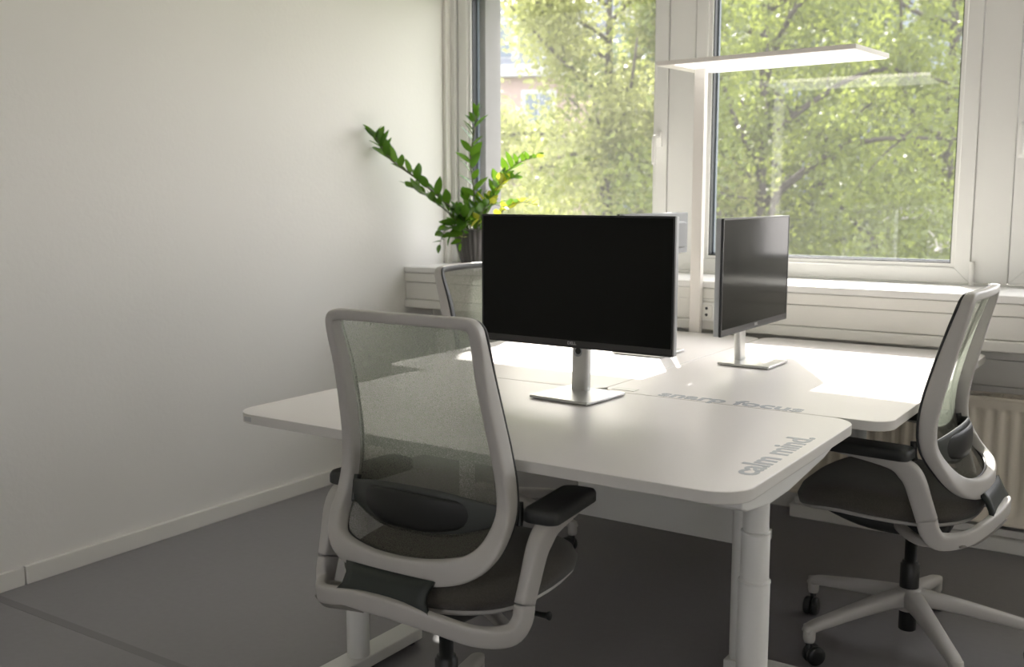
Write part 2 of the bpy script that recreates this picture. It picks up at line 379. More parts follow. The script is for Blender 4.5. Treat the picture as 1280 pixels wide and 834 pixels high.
# sill casing: top board and stepped front boards
tr2 = empty('trim_2', kind='structure')
YS = 3.905
boxo('sill_board', (XL, XR, YS, YF + 0.02, 0.928, 0.955), M['frame'], tr2, bevel=0.004)
boxo('front_board', (XL, XR, YS + 0.004, YS + 0.02, 0.883, 0.926), M['trim'], tr2, bevel=0.002, seg=1)
boxo('front_board', (XL, XR, YS + 0.008, YS + 0.024, 0.800, 0.881), M['trim'], tr2, bevel=0.002, seg=1)
boxo('lip_board', (XL, XR, YS + 0.000, YS + 0.03, 0.757, 0.798), M['trim'], tr2, bevel=0.005)
boxo('soffit_board', (XL, XR, YS + 0.03, 4.12, 0.757, 0.775), M['trim'], tr2)
boxo('lower_board', (XL, XR, 4.125, 4.15, 0.70, 0.757), M['trim'], tr2, bevel=0.002)
boxo('lower_board', (XL, XR, 4.135, 4.16, 0.60, 0.697), M['trim'], tr2, bevel=0.002)
boxo('lower_board', (XL, XR, 4.145, 4.17, 0.45, 0.597), M['trim'], tr2, bevel=0.002)
boxo('niche_wall', (XL, XR, 4.17, 4.30, 0.0, 0.93), M['wall'], tr2)
# plinth under the radiator
tr3 = empty('trim_3', kind='structure')
boxo('plinth_board', (-1.340, XR, 4.045, 4.17, 0.0, 0.054), M['trim'], tr3, bevel=0.004)
boxo('plinth_ledge', (-1.325, XR, 4.062, 4.17, 0.056, 0.085), M['trim'], tr3, bevel=0.003)

# ------------------------------------------------------------------ radiator
rd = empty('radiator', (0, 0, 0), label='cream ribbed panel radiator under the window sill behind the right-hand chair', cat='radiator')
RX0, RX1, RY, RZ0, RZ1 = -1.375, 0.52, 4.015, 0.118, 0.572
bm = nb()
pitch = 0.047; nx = int((RX1 - RX0) / pitch) * 8; zs = [RZ0, RZ0 + 0.022, RZ0 + 0.030, RZ0 + 0.042, RZ0 + 0.06, 0.35, RZ1 - 0.07, RZ1 - 0.052, RZ1 - 0.040, RZ1 - 0.032, RZ1]
def ramp(z): return max(0, min(1, (z - RZ0 - 0.024) / 0.03, (RZ1 - 0.036 - z) / 0.012))
grid = []
for z in zs:
    row = []
    for i in range(nx + 1):
        x = RX0 + (RX1 - RX0) * i / nx; ph = ((x - RX0) / pitch) % 1.0
        bulge = max(0.0, min(1.0, (0.30 - abs(ph - 0.5)) / 0.10)) * ramp(z)
        row.append(bm.verts.new((x, RY + 0.010 * bulge, z)))
    grid.append(row)
for a, b in zip(grid, grid[1:]):
    for i in range(nx): bm.faces.new((a[i], a[i + 1], b[i + 1], b[i]))
obj('front_panel', bm, M['radiator'], rd, smooth=True)
boxo('lower_edge', (RX0, RX1, RY - 0.002, RY + 0.03, RZ0 - 0.008, RZ0 + 0.006), M['radiator'], rd, bevel=0.003)
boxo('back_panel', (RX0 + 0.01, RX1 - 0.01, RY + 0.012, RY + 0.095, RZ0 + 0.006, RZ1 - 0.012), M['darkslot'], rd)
for x in (RX0 - 0.002, RX1 - 0.002): boxo('side_panel', (x, x + 0.005, RY - 0.002, RY + 0.10, RZ0, RZ1 + 0.006), M['radiator'], rd, bevel=0.002)
boxo('grille_rail', (RX0, RX1, RY - 0.004, RY + 0.012, RZ1 - 0.006, RZ1 + 0.008), M['radiator'], rd, bevel=0.003)
boxo('grille_rail', (RX0, RX1, RY + 0.085, RY + 0.10, RZ1 - 0.006, RZ1 + 0.008), M['radiator'], rd, bevel=0.003)
gb_me = None
n_b = int((RX1 - RX0) / 0.034)
for i in range(n_b):
    x = RX0 + 0.012 + i * 0.034
    if gb_me is None:
        g = boxo('grille_bar', (-0.0035, 0.0035, RY + 0.008, RY + 0.088, RZ1 - 0.004, RZ1 + 0.006), M['radiator'], rd); gb_me = g.data
    else: g = link('grille_bar', gb_me, None, rd)
    g.location.x = x
for k in range(3):
    boxo('grille_wire', (RX0, RX1, RY + 0.026 + k * 0.02, RY + 0.029 + k * 0.02, RZ1 - 0.004, RZ1 + 0.003), M['radiator'], rd)
boxo('wall_bracket', (-1.1, -1.06, RY + 0.09, 4.145, 0.3, 0.5), M['radiator'], rd)
boxo('wall_bracket', (0.2, 0.24, RY + 0.09, 4.145, 0.3, 0.5), M['radiator'], rd)

# wall socket on the sill casing
sk = empty('wall_socket', (-1.662, YS + 0.006, 0.833), label='white double wall socket on the sill casing just right of the lamp pole', cat='socket')
bm = nb(); prism(bm, rrect(-0.040, 0.040, -0.037, 0.037, 0.006, 4), 0, 0.012); bmesh.ops.rotate(bm, verts=bm.verts, matrix=Matrix.Rotation(R(90), 3, 'X'))
obj('cover_plate', bm, M['white_plastic'], sk, bevel=0.002)
bm = nb(); prism(bm, rrect(-0.028, 0.028, -0.029, 0.029, 0.012, 5), 0.010, 0.016); bmesh.ops.rotate(bm, verts=bm.verts, matrix=Matrix.Rotation(R(90), 3, 'X'))
ins = obj('insert', bm, M['trim'], sk, bevel=0.002)
for (dx, dz) in ((0.004, 0.014), (0.004, -0.012)):
    bm = nb(); lathe(bm, [(0.006, 0.0), (0.006, 0.0175)], 0, 0, 12); bmesh.ops.rotate(bm, verts=bm.verts, matrix=Matrix.Rotation(R(90), 3, 'X')); bmesh.ops.translate(bm, verts=bm.verts, vec=(dx, 0, dz))
    obj('pin_hole', bm, M['hole'], ins)

# ------------------------------------------------------------------ desks
ZT = 0.75
def tabletop(parent, x0, x1, y0, y1, r=0.055, zt=ZT):
    bm = nb(); prism(bm, rrect(x0, x1, y0, y1, r, 10), zt - 0.025, zt)
    bm.normal_update()
    for f in bm.faces: f.material_index = 0 if f.normal.z > 0.9 else 1
    o = obj('tabletop', bm, [M['desk'], M['deskedge']], parent, bevel=0.0018, seg=2)
    return o
def leg_column(parent, x, y, r=0.033, z0=0.0, foot_top=0.045):
    bm = nb(); lathe(bm, [(r, foot_top), (r, 0.49), (r - 0.002, 0.494), (r - 0.002, 0.4945)], x, y, 32); lg = obj('leg', bm, M['deskmetal'], parent, smooth=True)
    bm = nb(); lathe(bm, [(r - 0.003, 0.49), (r - 0.003, 0.598), (r - 0.0045, 0.60)], x, y, 32); obj('leg_segment', bm, M['deskmetal'], lg, smooth=True)
    bm = nb(); lathe(bm, [(r - 0.006, 0.598), (r - 0.006, ZT - 0.025)], x, y, 32); obj('leg_segment', bm, M['deskmetal'], lg, smooth=True)
    for z, q in ((0.490, r + 0.0012), (0.597, r - 0.0018)):
        bm = nb(); lathe(bm, [(q - 0.003, z - 0.004), (q, z - 0.002), (q, z + 0.002), (q - 0.003, z + 0.004)], x, y, 32); obj('collar', bm, M['deskmetal'], lg, smooth=True)
    for o in [lg] + list(lg.children):
        try: o.data.set_sharp_from_angle(angle=R(40))
        except Exception: pass
def foot_beam(parent, x0, x1, y0, y1, ends_y=True):
    boxo('foot', (x0, x1, y0, y1, 0.014, 0.046), M['deskmetal'], parent, bevel=0.003)
    if ends_y: spots = (((x0 + x1) / 2, y0 + 0.03), ((x0 + x1) / 2, y1 - 0.025))
    else: spots = ((x0 + 0.03, (y0 + y1) / 2), (x1 - 0.03, (y0 + y1) / 2))
    for (x, y) in spots:
        bm = nb(); lathe(bm, [(0.022, 0.0), (0.022, 0.008), (0.009, 0.009), (0.009, 0.015)], x, y, 18); obj('glide', bm, M['black'], parent)

AX0, AX1, AY0, AY1 = -2.052, -0.681, 1.775, 2.5605
dA = empty('desk', ((AX0 + AX1) / 2, (AY0 + AY1) / 2, 0), label='white foreground desk with grey words printed along its right edge', cat='desk')
def rel(parent): return Matrix.Translation(-Vector(parent.location))
def desk_child_fix(parent):
    bpy.context.view_layer.update()
    for ch in parent.children: ch.location = ch.location - parent.location if ch.parent == parent else ch.location
tabletop(dA, AX0, AX1, AY0, AY1, 0.075)
leg_column(dA, -1.862, 2.03, 0.031); leg_column(dA, -0.747, 2.045, 0.033)
foot_beam(dA, -1.898, -1.826, 1.83, 2.265); foot_beam(dA, -0.785, -0.710, 1.83, 2.265)
for x, ya in ((-1.862, 1.97), (-0.747, 1.83)):
    bm = nb()
    pts = [(ya, 0.708), (ya + 0.03, 0.696), (1.99 if ya < 1.9 else 2.05, 0.680), (2.10, 0.680), (2.34, 0.700), (2.40, 0.712), (2.40, 0.7245), (ya, 0.7245)]
    a = [bm.verts.new((x - 0.028, y, z)) for y, z in pts]; b = [bm.verts.new((x + 0.050, y, z)) for y, z in pts]
    bm.faces.new(a); bm.faces.new(b[::-1])
    for i in range(len(pts)): bm.faces.new((a[i], a[(i + 1) % len(pts)], b[(i + 1) % len(pts)], b[i]))
    obj('top_bracket', bm, M['deskmetal'], dA, bevel=0.003)
boxo('cross_rail', (-1.85, -0.78, 2.06, 2.12, 0.690, 0.7245), M['deskmetal'], dA, bevel=0.003)
text_obj('print', 'calm mind.', 0.080, M['print'], dA, (-0.7115, 1.925, ZT + 0.0002), (0, 0, R(90)), bold=0.0021, sx=1.12)
boxo('lamp_switch', (-2.00, -1.975, AY0 - 0.0006, AY0 + 0.01, ZT - 0.019, ZT - 0.007), M['logo'], dA)

def plain_leg(parent, x, y, r):
    bm = nb(); lathe(bm, [(r, 0.014), (r, ZT - 0.025)], x, y, 28); o = obj('leg', bm, M['deskmetal'], parent, smooth=True)
    try: o.data.set_sharp_from_angle(angle=R(40))
    except Exception: pass
def side_desk(x0, x1, y0, y1, label, near, far, nf, ff):
    d = empty('desk', ((x0 + x1) / 2, (y0 + y1) / 2, 0), label=label, cat='desk')
    tabletop(d, x0, x1, y0, y1, 0.055)
    plain_leg(d, near[0], near[1], 0.0255); plain_leg(d, far[0], far[1], 0.0255)
    boxo('foot', (nf[0], nf[1], near[1] - 0.035, near[1] + 0.035, 0.0, 0.04), M['deskmetal'], d, bevel=0.003)
    boxo('foot', (ff[0], ff[1], far[1] - 0.035, far[1] + 0.035, 0.0, 0.04), M['deskmetal'], d, bevel=0.003)
    for q in (near, far): boxo('top_bracket', (x0 + 0.08, x1 - 0.20, q[1] - 0.028, q[1] + 0.028, 0.700, 0.7245), M['deskmetal'], d, bevel=0.003)
    return d
dB = side_desk(-1.408, -0.608, 2.5635, 3.898, 'white desk at right along the window, holding the side-on black monitor', (-0.990, 2.605), (-1.355, 3.70), (-1.02, -0.70), (-1.385, -1.30))
dC = side_desk(-2.212, -1.4115, 2.5635, 3.868, 'white sunlit desk behind the large front monitor, left of the lengthwise joint', (-1.95, 2.66), (-2.00, 3.70), (-2.05, -1.92), (-2.05, -1.95))
bm = nb(); lathe(bm, [(0.026, 0.44), (0.027, 0.442), (0.027, 0.7245)], -0.868, 3.25, 24); obj('cable_sleeve', bm, M['deskmetal'], dB, smooth=True)
text_obj('print', 'snarp focus', 0.082, M['print'], dB, (-1.236, 2.5765, ZT + 0.0002), (0, 0, R(-0.5)), bold=0.0021, sx=1.075)
boxo('cable_cover', (-1.385, -1.315, 2.588, 2.622, ZT - 0.001, ZT + 0.0012), M['deskmetal'], dB)
boxo('modesty_panel', (-1.50, -1.010, 2.600, 2.616, 0.360, 0.7245), M['deskmetal'], dB, bevel=0.002)
for d in (dA, dB, dC): desk_child_fix(d)

# ------------------------------------------------------------------ monitors
def monitor(name_label, loc, rz, base_rz=0, W=0.609, H=0.364, Z0=0.132, bs=1.0, bx=0.0, bt=0.022, shell='silverback'):
    t = empty('monitor', loc, rz, label=name_label, cat='monitor')
    bm = nb(); prism(bm, rrect(-0.095, 0.095, -0.100, 0.090, 0.004, 3), 0.002, 0.010); b_ = obj('base', bm, M['silver'], t, bevel=0.002); b_.rotation_euler.z = base_rz; b_.scale = (bs, bs, 1); b_.location = (bx, 0, 0)
    bm = nb(); prism(bm, rrect(-0.088, 0.088, -0.093, 0.083, 0.004, 3), 0.0, 0.0022); o = obj('base_pad', bm, M['black'], b_)
    # column leans slightly, with a round cable hole
    bm = nb(); sweep(bm, [(0, 0.048, 0.008), (0, 0.052, 0.15), (0, 0.055, Z0 + H * 0.6)], (0.026, 0.012), (1, 0, 0), n=20, e=5, k=4)
    obj('stand_column', bm, M['silver'], t, smooth=False, bevel=0.001)
    bm = nb(); lathe(bm, [(0.011, 0.0), (0.014, 0.001), (0.014, 0.003)], 0, 0, 24); bmesh.ops.rotate(bm, verts=bm.verts, matrix=Matrix.Rotation(R(90), 3, 'X')); bmesh.ops.translate(bm, verts=bm.verts, vec=(-0.006, 0.0405, 0.118))
    hr = obj('cable_hole_ring', bm, M['silverback'], t, smooth=True)
    bm = nb(); lathe(bm, [(0.009, 0.0), (0.009, 0.0036)], 0, 0, 24); bmesh.ops.rotate(bm, verts=bm.verts, matrix=Matrix.Rotation(R(90), 3, 'X')); bmesh.ops.translate(bm, verts=bm.verts, vec=(-0.004, 0.0405, 0.120))
    obj('cable_hole', bm, M['black'], hr)
    # thin panel, silver back shell, black front frame, screen
    bm = nb(); box(bm, -W / 2, W / 2, 0.0045, 0.022, Z0, Z0 + H); obj('back_shell', bm, M[shell], t, bevel=0.003)
    bm = nb(); prism(bm, rrect(-0.27 * W, 0.27 * W, -0.34 * H, 0.30 * H, 0.02, 5), 0.0, bt); bmesh.ops.rotate(bm, verts=bm.verts, matrix=Matrix.Rotation(R(90), 3, 'X')); bmesh.ops.translate(bm, verts=bm.verts, vec=(0, 0.022 + bt, Z0 + H / 2))
    obj('electronics_bulge', bm, M[shell], t, bevel=0.006)
    bm = nb(); frame_ring(bm, -W / 2 - 0.0004, W / 2 + 0.0004, Z0 - 0.0004, Z0 + H + 0.0004, 0.0055, -0.004, 0.0045); obj('bezel', bm, M['bezel'], t, bevel=0.0008, seg=1)
    boxo('screen', (-W / 2 + 0.005, W / 2 - 0.005, -0.0028, 0.004, Z0 + 0.020, Z0 + H - 0.005), M['screen'], t)
    ch = boxo('chin', (-W / 2 + 0.005, W / 2 - 0.005, -0.0036, 0.004, Z0 + 0.005, Z0 + 0.020), M['chin'], t)
    text_obj('maker_mark', 'DELL', 0.0115, M['logo'], ch, (-0.013, -0.0038, Z0 + 0.0085), (R(90), 0, 0), bold=0.0003, sx=1.1)
    return t
monitor('large black monitor facing the viewer on the foreground desk', (-1.4283, 2.4386, ZT), R(-1.3), R(-3), bx=0.022, Z0=0.135, H=0.3605)
monitor('black monitor seen side-on, facing the chair at right, on the right-hand desk', (-1.216, 3.258, ZT), R(90), R(-1), Z0=0.119, H=0.360, bs=0.92, W=0.590, bx=-0.02)
monitor('low-height grey screen seen from the back, peeping out behind the large front monitor', (-1.600, 3.270, ZT), R(-90), 0, W=0.50, H=0.145, Z0=0.342, bt=0.05, shell='greyback')  # back bulge thickened to block a stray sun spot on the desk

# ------------------------------------------------------------------ desk lamp (tall pole with a flat head)
lp = empty('pole_lamp', (-1.700, 3.886, 0.0), R(-5), label='white pole lamp with a flat lit head between the desks and the sill', cat='lamp')
boxo('pole', (-0.023, 0.023, -0.013, 0.013, 0.012, 1.792), M['lampmetal'], lp, bevel=0.003)
boxo('pole_base', (-0.19, 0.19, -0.10, 0.10, 0.0, 0.012), M['lampmetal'], lp, bevel=0.003)
HZ = 1.792
boxo('head_frame', (-0.105, 0.675, -0.165, 0.165, HZ, HZ + 0.017), M['lampmetal'], lp, bevel=0.002)
boxo('diffuser', (0.055, 0.668, -0.158, 0.158, HZ - 0.002, HZ + 0.001), M['diffuser'], lp)
boxo('diffuser', (-0.03, 0.050, -0.158, 0.158, HZ - 0.002, HZ + 0.001), M['diffuser'], lp)

# ------------------------------------------------------------------ office chair
def chair(label, loc, rz, base_rot=0, dz=0):
    t = empty('office_chair', loc, rz, label=label, cat='chair')
    P = M['chair']
    # --- base
    for k in range(5):
        a = base_rot + k * 2 * pi / 5; c, s = cos(a), sin(a)
        rad = [(0.018, 0.176), (0.07, 0.172), (0.16, 0.158), (0.26, 0.139), (0.320, 0.126), (0.340, 0.112)]
        bm = nb(); sweep(bm, [(c * q, s * q, z - 0.018) for q, z in rad], [(0.030, 0.026), (0.027, 0.022), (0.022, 0.019), (0.019, 0.016), (0.018, 0.014), (0.014, 0.010)], (-s, c, 0), n=12, e=3.6, k=4)
        lg = obj('base_leg', bm, P, t, smooth=True)
        bm = nb(); lathe(bm, [(0.014, 0.066), (0.017, 0.075), (0.017, 0.115)], c * 0.328, s * 0.328, 14); obj('leg_tip', bm, P, lg, smooth=True)
        cs = bpy.data.objects.new('caster', None)
        bm = nb(); ca = a + 1.1 * k + 0.4; ux, uy = cos(ca), sin(ca)
        cx, cy = c * 0.328, s * 0.328
        lathe(bm, [(0.006, 0.03), (0.009, 0.045), (0.009, 0.072)], cx, cy, 12)
        sweep(bm, [(cx - 0.016 * uy, cy + 0.016 * ux, 0.034), (cx - 0.010 * uy, cy + 0.010 * ux, 0.046), (cx, cy, 0.05)], (0.008, 0.009), (ux, uy, 0), n=8, k=3)
        cs = obj('caster', bm, M['black'], t, smooth=True)
        for sg in (-1, 1):
            bm = nb(); lathe(bm, [(0.010, 0.0), (0.024, 0.0), (0.0275, 0.004), (0.0275, 0.013), (0.024, 0.018), (0.012, 0.019)], 0, 0, 24)
            mt = Matrix.Translation((cx - 0.016 * uy, cy + 0.016 * ux, 0.0278)) @ Matrix(((ux, -uy, 0, 0), (uy, ux, 0, 0), (0, 0, 1, 0), (0, 0, 0, 1))) @ Matrix.Rotation(R(90) * sg, 4, 'Y') @ Matrix.Translation((0, 0, 0.003))
            bmesh.ops.transform(bm, matrix=mt, verts=bm.verts); obj('wheel', bm, M['black'], cs, smooth=True)
    bm = nb(); lathe(bm, [(0.030, 0.120), (0.040, 0.128), (0.040, 0.165), (0.033, 0.184), (0.027, 0.187)], 0, 0, 32); obj('hub', bm, P, t, smooth=True)
    bm = nb(); lathe(bm, [(0.022, 0.060), (0.024, 0.062), (0.024, 0.15), (0.0265, 0.151), (0.0265, 0.255), (0.022, 0.259), (0.022, 0.264), (0.0165, 0.265), (0.0165, 0.375 + dz)], 0, 0, 24)
    obj('gas_column', bm, M['black'], t, smooth=True)
    D = Vector((0, 0, dz))
    def sh(pts): return [Vector(p) + D for p in pts]
    # --- mechanism
    bm = nb(); sweep(bm, sh([(0, -0.10, 0.392), (0, -0.02, 0.388), (0, 0.10, 0.392), (0, 0.19, 0.410), (0, 0.245, 0.425)]), [(0.06, 0.018), (0.075, 0.030), (0.085, 0.030), (0.10, 0.018), (0.10, 0.006)], (1, 0, 0), n=14, e=4, k=4)
    mech = obj('mechanism', bm, M['black'], t, smooth=True)
    bm = nb(); tube(bm, sh([(0.06, 0.06, 0.385), (0.20, 0.07, 0.382), (0.23, 0.07, 0.384)]), [0.006, 0.006, 0.010]); obj('lever', bm, M['black'], mech, smooth=True)
    # --- seat cushion and shell
    def seat(name, m, hw, y0, y1, zfun, th, parent):
        bm = nb(); nu, nr = 60, 12; cy, hy = (y0 + y1) / 2, (y1 - y0) / 2; e = 2.9
        def out(a, r):
            c_, s_ = cos(a), sin(a); x = hw * abs(c_) ** (2 / e) * (1 if c_ > 0 else -1); y = hy * abs(s_) ** (2 / e) * (1 if s_ > 0 else -1)
            taper = 1 - 0.07 * (y / hy) ** 2 - 0.04 * (-y / hy if y < 0 else 0)
            return x * taper * r, cy + y * r
        top = []; bot = []
        for j in range(1, nr + 1):
            r = (j / nr) ** 0.6; dome = (1 - r ** 6) ** 0.5 if r < 1 else 0
            rt, rb = [], []
            for i in range(nu):
                a = 2 * pi * i / nu; x, y = out(a, min(r, 0.999)); zb = zfun(x, y)
                rt.append(bm.verts.new((x, y, zb + th * (0.35 + 0.65 * dome) + dz))); 
                x2, y2 = out(a, r * 0.975); rb.append(bm.verts.new((x2, y2, zfun(x2, y2) + dz)))
            top.append(rt); bot.append(rb)
        ct = bm.verts.new((0, cy, zfun(0, cy) + th + dz)); cb = bm.verts.new((0, cy, zfun(0, cy) + dz))
        for i in range(nu):
            k2 = (i + 1) % nu
            bm.faces.new((ct, top[0][i], top[0][k2])); bm.faces.new((cb, bot[0][k2], bot[0][i]))
            for j in range(nr - 1):
                bm.faces.new((top[j][i], top[j + 1][i], top[j + 1][k2], top[j][k2])); bm.faces.new((bot[j][i], bot[j][k2], bot[j + 1][k2], bot[j + 1][i]))
            bm.faces.new((top[-1][i], bot[-1][i], bot[-1][k2], top[-1][k2]))
        return obj(name, bm, m, parent, smooth=True)
    def zf(x, y):
        z = 0.445 + 0.012 * min(1, abs(y + 0.1) / 0.3)
        if y > 0.13: z -= 0.55 * (y - 0.13) ** 1.6
        if y < -0.05: z += 0.05 * (-0.05 - y)
        return z + 0.10 * x * x
    st = seat('seat', M['fabric'], 0.250, -0.185, 0.308, zf, 0.072, t)
    seat('seat_shell', P, 0.243, -0.180, 0.298, lambda x, y: zf(x, y) - 0.012, 0.018, t)
    # --- backrest frame (closed loop)
    half = [(0.0, -0.166, 1.062), (0.10, -0.160, 1.061), (0.172, -0.150, 1.058), (0.193, -0.144, 1.047), (0.1990, -0.136, 1.020), (0.201, -0.112, 0.94), (0.207, -0.088, 0.85), (0.215, -0.070, 0.77),
            (0.224, -0.064, 0.70), (0.230, -0.075, 0.64), (0.226, -0.112, 0.583), (0.200, -0.145, 0.540), (0.150, -0.168, 0.516), (0.075, -0.182, 0.504), (0.0, -0.186, 0.501)]
    szh = [(0.0115, 0.012), (0.0115, 0.012), (0.012, 0.013), (0.013, 0.015), (0.0135, 0.0165), (0.0135, 0.020), (0.0135, 0.0225), (0.0140, 0.023), (0.0150, 0.022), (0.0170, 0.020), (0.021, 0.017), (0.0245, 0.015), (0.0270, 0.014), (0.0275, 0.014), (0.0275, 0.014)]
    cz = 0.80
    def inpl(p):   # in-plane outward direction
        v = Vector((p[0] / 0.21, 0, (p[2] - cz) / 0.26)); v = Vector((abs(v.x) ** 3 * (1 if v.x > 0 else -1), 0, abs(v.z) ** 3 * (1 if v.z > 0 else -1)))
        return v.normalized()
    full = half + [(-x, y, z) for (x, y, z) in half[-2:0:-1]]; szf = szh + szh[-2:0:-1]
    ins_ = []
    for p, q in zip(full, szf):
        d = inpl(p); ins_.append(Vector(p) - d * q[0] - Vector((0, 0.55 * (q[1] - 0.010), 0)))
    bm = nb(); sweep(bm, sh(ins_), szf, [inpl(p) for p in full], closed=True, n=20, e=5.0, k=4)
    bf = obj('back_frame', bm, P, t, smooth=True)
    # dark seam strip around the front of the frame
    bm = nb(); sweep(bm, [v + Vector((0, q[1] + 0.002, 0)) for v, q in zip(sh(ins_), szf)], [(a * 0.9, 0.004) for a, b in szf], [inpl(p) for p in full], closed=True, n=10, e=4.0, k=4)
    obj('rim_strip', bm, M['black'], bf, smooth=True)
    # net
    cl = catmull([Vector(p) - inpl(p) * q[0] * 1.05 for p, q in zip(full, szf)], 4, True)
    n2 = len(cl) // 2; right = cl[:n2 + 1]; left = [cl[0]] + cl[:n2 - 1:-1]
    bm = nb(); rows = []; nc = 16
    for i in range(n2 + 1):
        a = right[i]; b = left[i] if i < len(left) else cl[n2]
        row = []
        for j in range(nc + 1):
            s_ = j / nc; p = a.lerp(b, s_); wdt = (a - b).length
            p.y += 0.006 - 0.020 * (1 - (2 * s_ - 1) ** 2) * min(1, wdt / 0.3) ** 2; row.append(bm.verts.new(p + D))
        rows.append(row)
    for a, b in zip(rows, rows[1:]):
        for j in range(nc): bm.faces.new((a[j], a[j + 1], b[j + 1], b[j]))
    bmesh.ops.remove_doubles(bm, verts=bm.verts, dist=1e-5)
    obj('back_net', bm, M['net'], t, smooth=True)
    # --- lumbar pad
    zl = 0.638
    bm = nb(); arc = [(-0.216, -0.066, zl + 0.008), (-0.17, -0.092, zl + 0.004), (-0.09, -0.115, zl), (0, -0.122, zl), (0.09, -0.115, zl), (0.17, -0.092, zl + 0.004), (0.216, -0.066, zl + 0.008)]
    sweep(bm, sh(arc), [(0.016, 0.004), (0.030, 0.004), (0.049, 0.005), (0.053, 0.005), (0.049, 0.005), (0.030, 0.004), (0.016, 0.004)], (0, 0, 1), n=12, e=2.6, k=5)
    lr = obj('lumbar_support', bm, M['lumbar_rim'], t, smooth=True)
    bm = nb(); arc2 = [(x * 0.80, y - 0.010, z) for x, y, z in arc]
    sweep(bm, sh(arc2), [(0.006, 0.003), (0.026, 0.006), (0.038, 0.008), (0.041, 0.009), (0.038, 0.008), (0.026, 0.006), (0.006, 0.003)], (0, 0, 1), n=14, e=2.2, k=5)
    obj('lumbar_cushion', bm, M['lumbar'], lr, smooth=True)
    for sg in (-1, 1):
        bm = nb(); sweep(bm, sh([(sg * 0.194, -0.068, zl + 0.035), (sg * 0.195, -0.076, zl + 0.0), (sg * 0.193, -0.084, zl - 0.025)]), (0.007, 0.010), (1, 0, 0), n=10, e=4, k=3); obj('lumbar_clip', bm, M['lumbar_rim'], lr, smooth=True)
        bm = nb(); sweep(bm, sh([(sg * 0.222, -0.040, zl + 0.03), (sg * 0.224, -0.042, zl - 0.005), (sg * 0.224, -0.046, zl - 0.02)]), (0.006, 0.008), (1, 0, 0), n=8, e=4, k=3); obj('lumbar_knob', bm, M['black'], lr, smooth=True)
    # --- yoke: one U-shaped carrier, elbow to elbow round the back
    yk = [(-0.267, -0.092, 0.474), (-0.266, -0.102, 0.444), (-0.250, -0.126, 0.421), (-0.205, -0.180, 0.428), (-0.12, -0.220, 0.452), (0.0, -0.236, 0.464), (0.12, -0.220, 0.450), (0.205, -0.180, 0.424), (0.250, -0.126, 0.416), (0.266, -0.102, 0.440), (0.267, -0.092, 0.474)]
    ysz = [(0.014, 0.026), (0.014, 0.025), (0.014, 0.023), (0.012, 0.020), (0.011, 0.0195), (0.011, 0.020), (0.011, 0.0195), (0.012, 0.020), (0.014, 0.023), (0.014, 0.025), (0.014, 0.026)]
    ysd = [(-1, 0, 0), (-1, -.1, -.1), (-.8, -.5, -.3), (-.35, -.9, 0), (-.15, -1, 0), (0, -1, 0), (.15, -1, 0), (.35, -.9, 0), (.8, -.5, -.3), (1, -.1, -.1), (1, 0, 0)]
    bm = nb(); sweep(bm, sh(yk), ysz, ysd, n=20, e=5, k=6); yo = obj('yoke', bm, P, t, smooth=True)
    for sg in (-1, 1):
        bm = nb(); sweep(bm, sh([(sg * 0.252, -0.125, 0.418), (sg * 0.20, -0.06, 0.398), (sg * 0.10, 0.01, 0.395), (sg * 0.04, 0.03, 0.395)]), [(0.013, 0.014), (0.012, 0.014), (0.014, 0.013), (0.014, 0.013)], (0, 0, 1), n=12, e=3, k=4); obj('yoke_arm', bm, P, yo, smooth=True)
    # darker strip painting the shade of a shallow indentation, lower rear face
    bm = nb(); sweep(bm, sh([(-0.235, -0.168, 0.410), (-0.18, -0.200, 0.418), (-0.10, -0.234, 0.437), (-0.03, -0.246, 0.444)]), [(0.003, 0.004), (0.010, 0.003), (0.006, 0.003), (0.001, 0.002)], (0, 0.1, 1), n=8, e=2, k=5)
    obj('groove_shade', bm, mat('groove_shade_grey', (0.20, 0.19, 0.17), 0.6) if 'groove_shade_grey' not in bpy.data.materials else bpy.data.materials['groove_shade_grey'], yo, smooth=True)
    # link panel between yoke and backrest
    bm = nb(); rows = []
    for zt_, yy, hw in ((0.462, -0.222, 0.124), (0.480, -0.214, 0.108), (0.500, -0.204, 0.106), (0.520, -0.192, 0.116)):
        rows.append([bm.verts.new((hw * (2 * j / 10 - 1), yy + 0.25 * (hw * (2 * j / 10 - 1)) ** 2, zt_ + dz)) for j in range(11)])
    for a, b in zip(rows, rows[1:]):
        for j in range(10): bm.faces.new((a[j], a[j + 1], b[j + 1], b[j]))
    lk = obj('back_link', bm, M['linkpanel'], t, smooth=True); sm = lk.modifiers.new('s', 'SOLIDIFY'); sm.thickness = 0.012; sm.offset = 1
    # --- arms
    for sg in (-1, 1):
        bm = nb(); sweep(bm, sh([(sg * 0.267, -0.092, 0.476), (sg * 0.271, -0.076, 0.525), (sg * 0.275, -0.058, 0.578), (sg * 0.276, -0.038, 0.603), (sg * 0.275, -0.008, 0.618), (sg * 0.273, 0.05, 0.624), (sg * 0.268, 0.13, 0.630), (sg * 0.264, 0.16, 0.631)]),
              [(0.014, 0.026), (0.0145, 0.0265), (0.016, 0.027), (0.018, 0.026), (0.021, 0.018), (0.022, 0.010), (0.018, 0.006), (0.012, 0.003)], (1, 0, 0), n=20, e=5, k=5)
        ar = obj('armrest', bm, P, t, smooth=True)
        bm = nb(); pts = rrect(-0.041, 0.041, -0.112, 0.112, 0.022, 6)
        rings = []
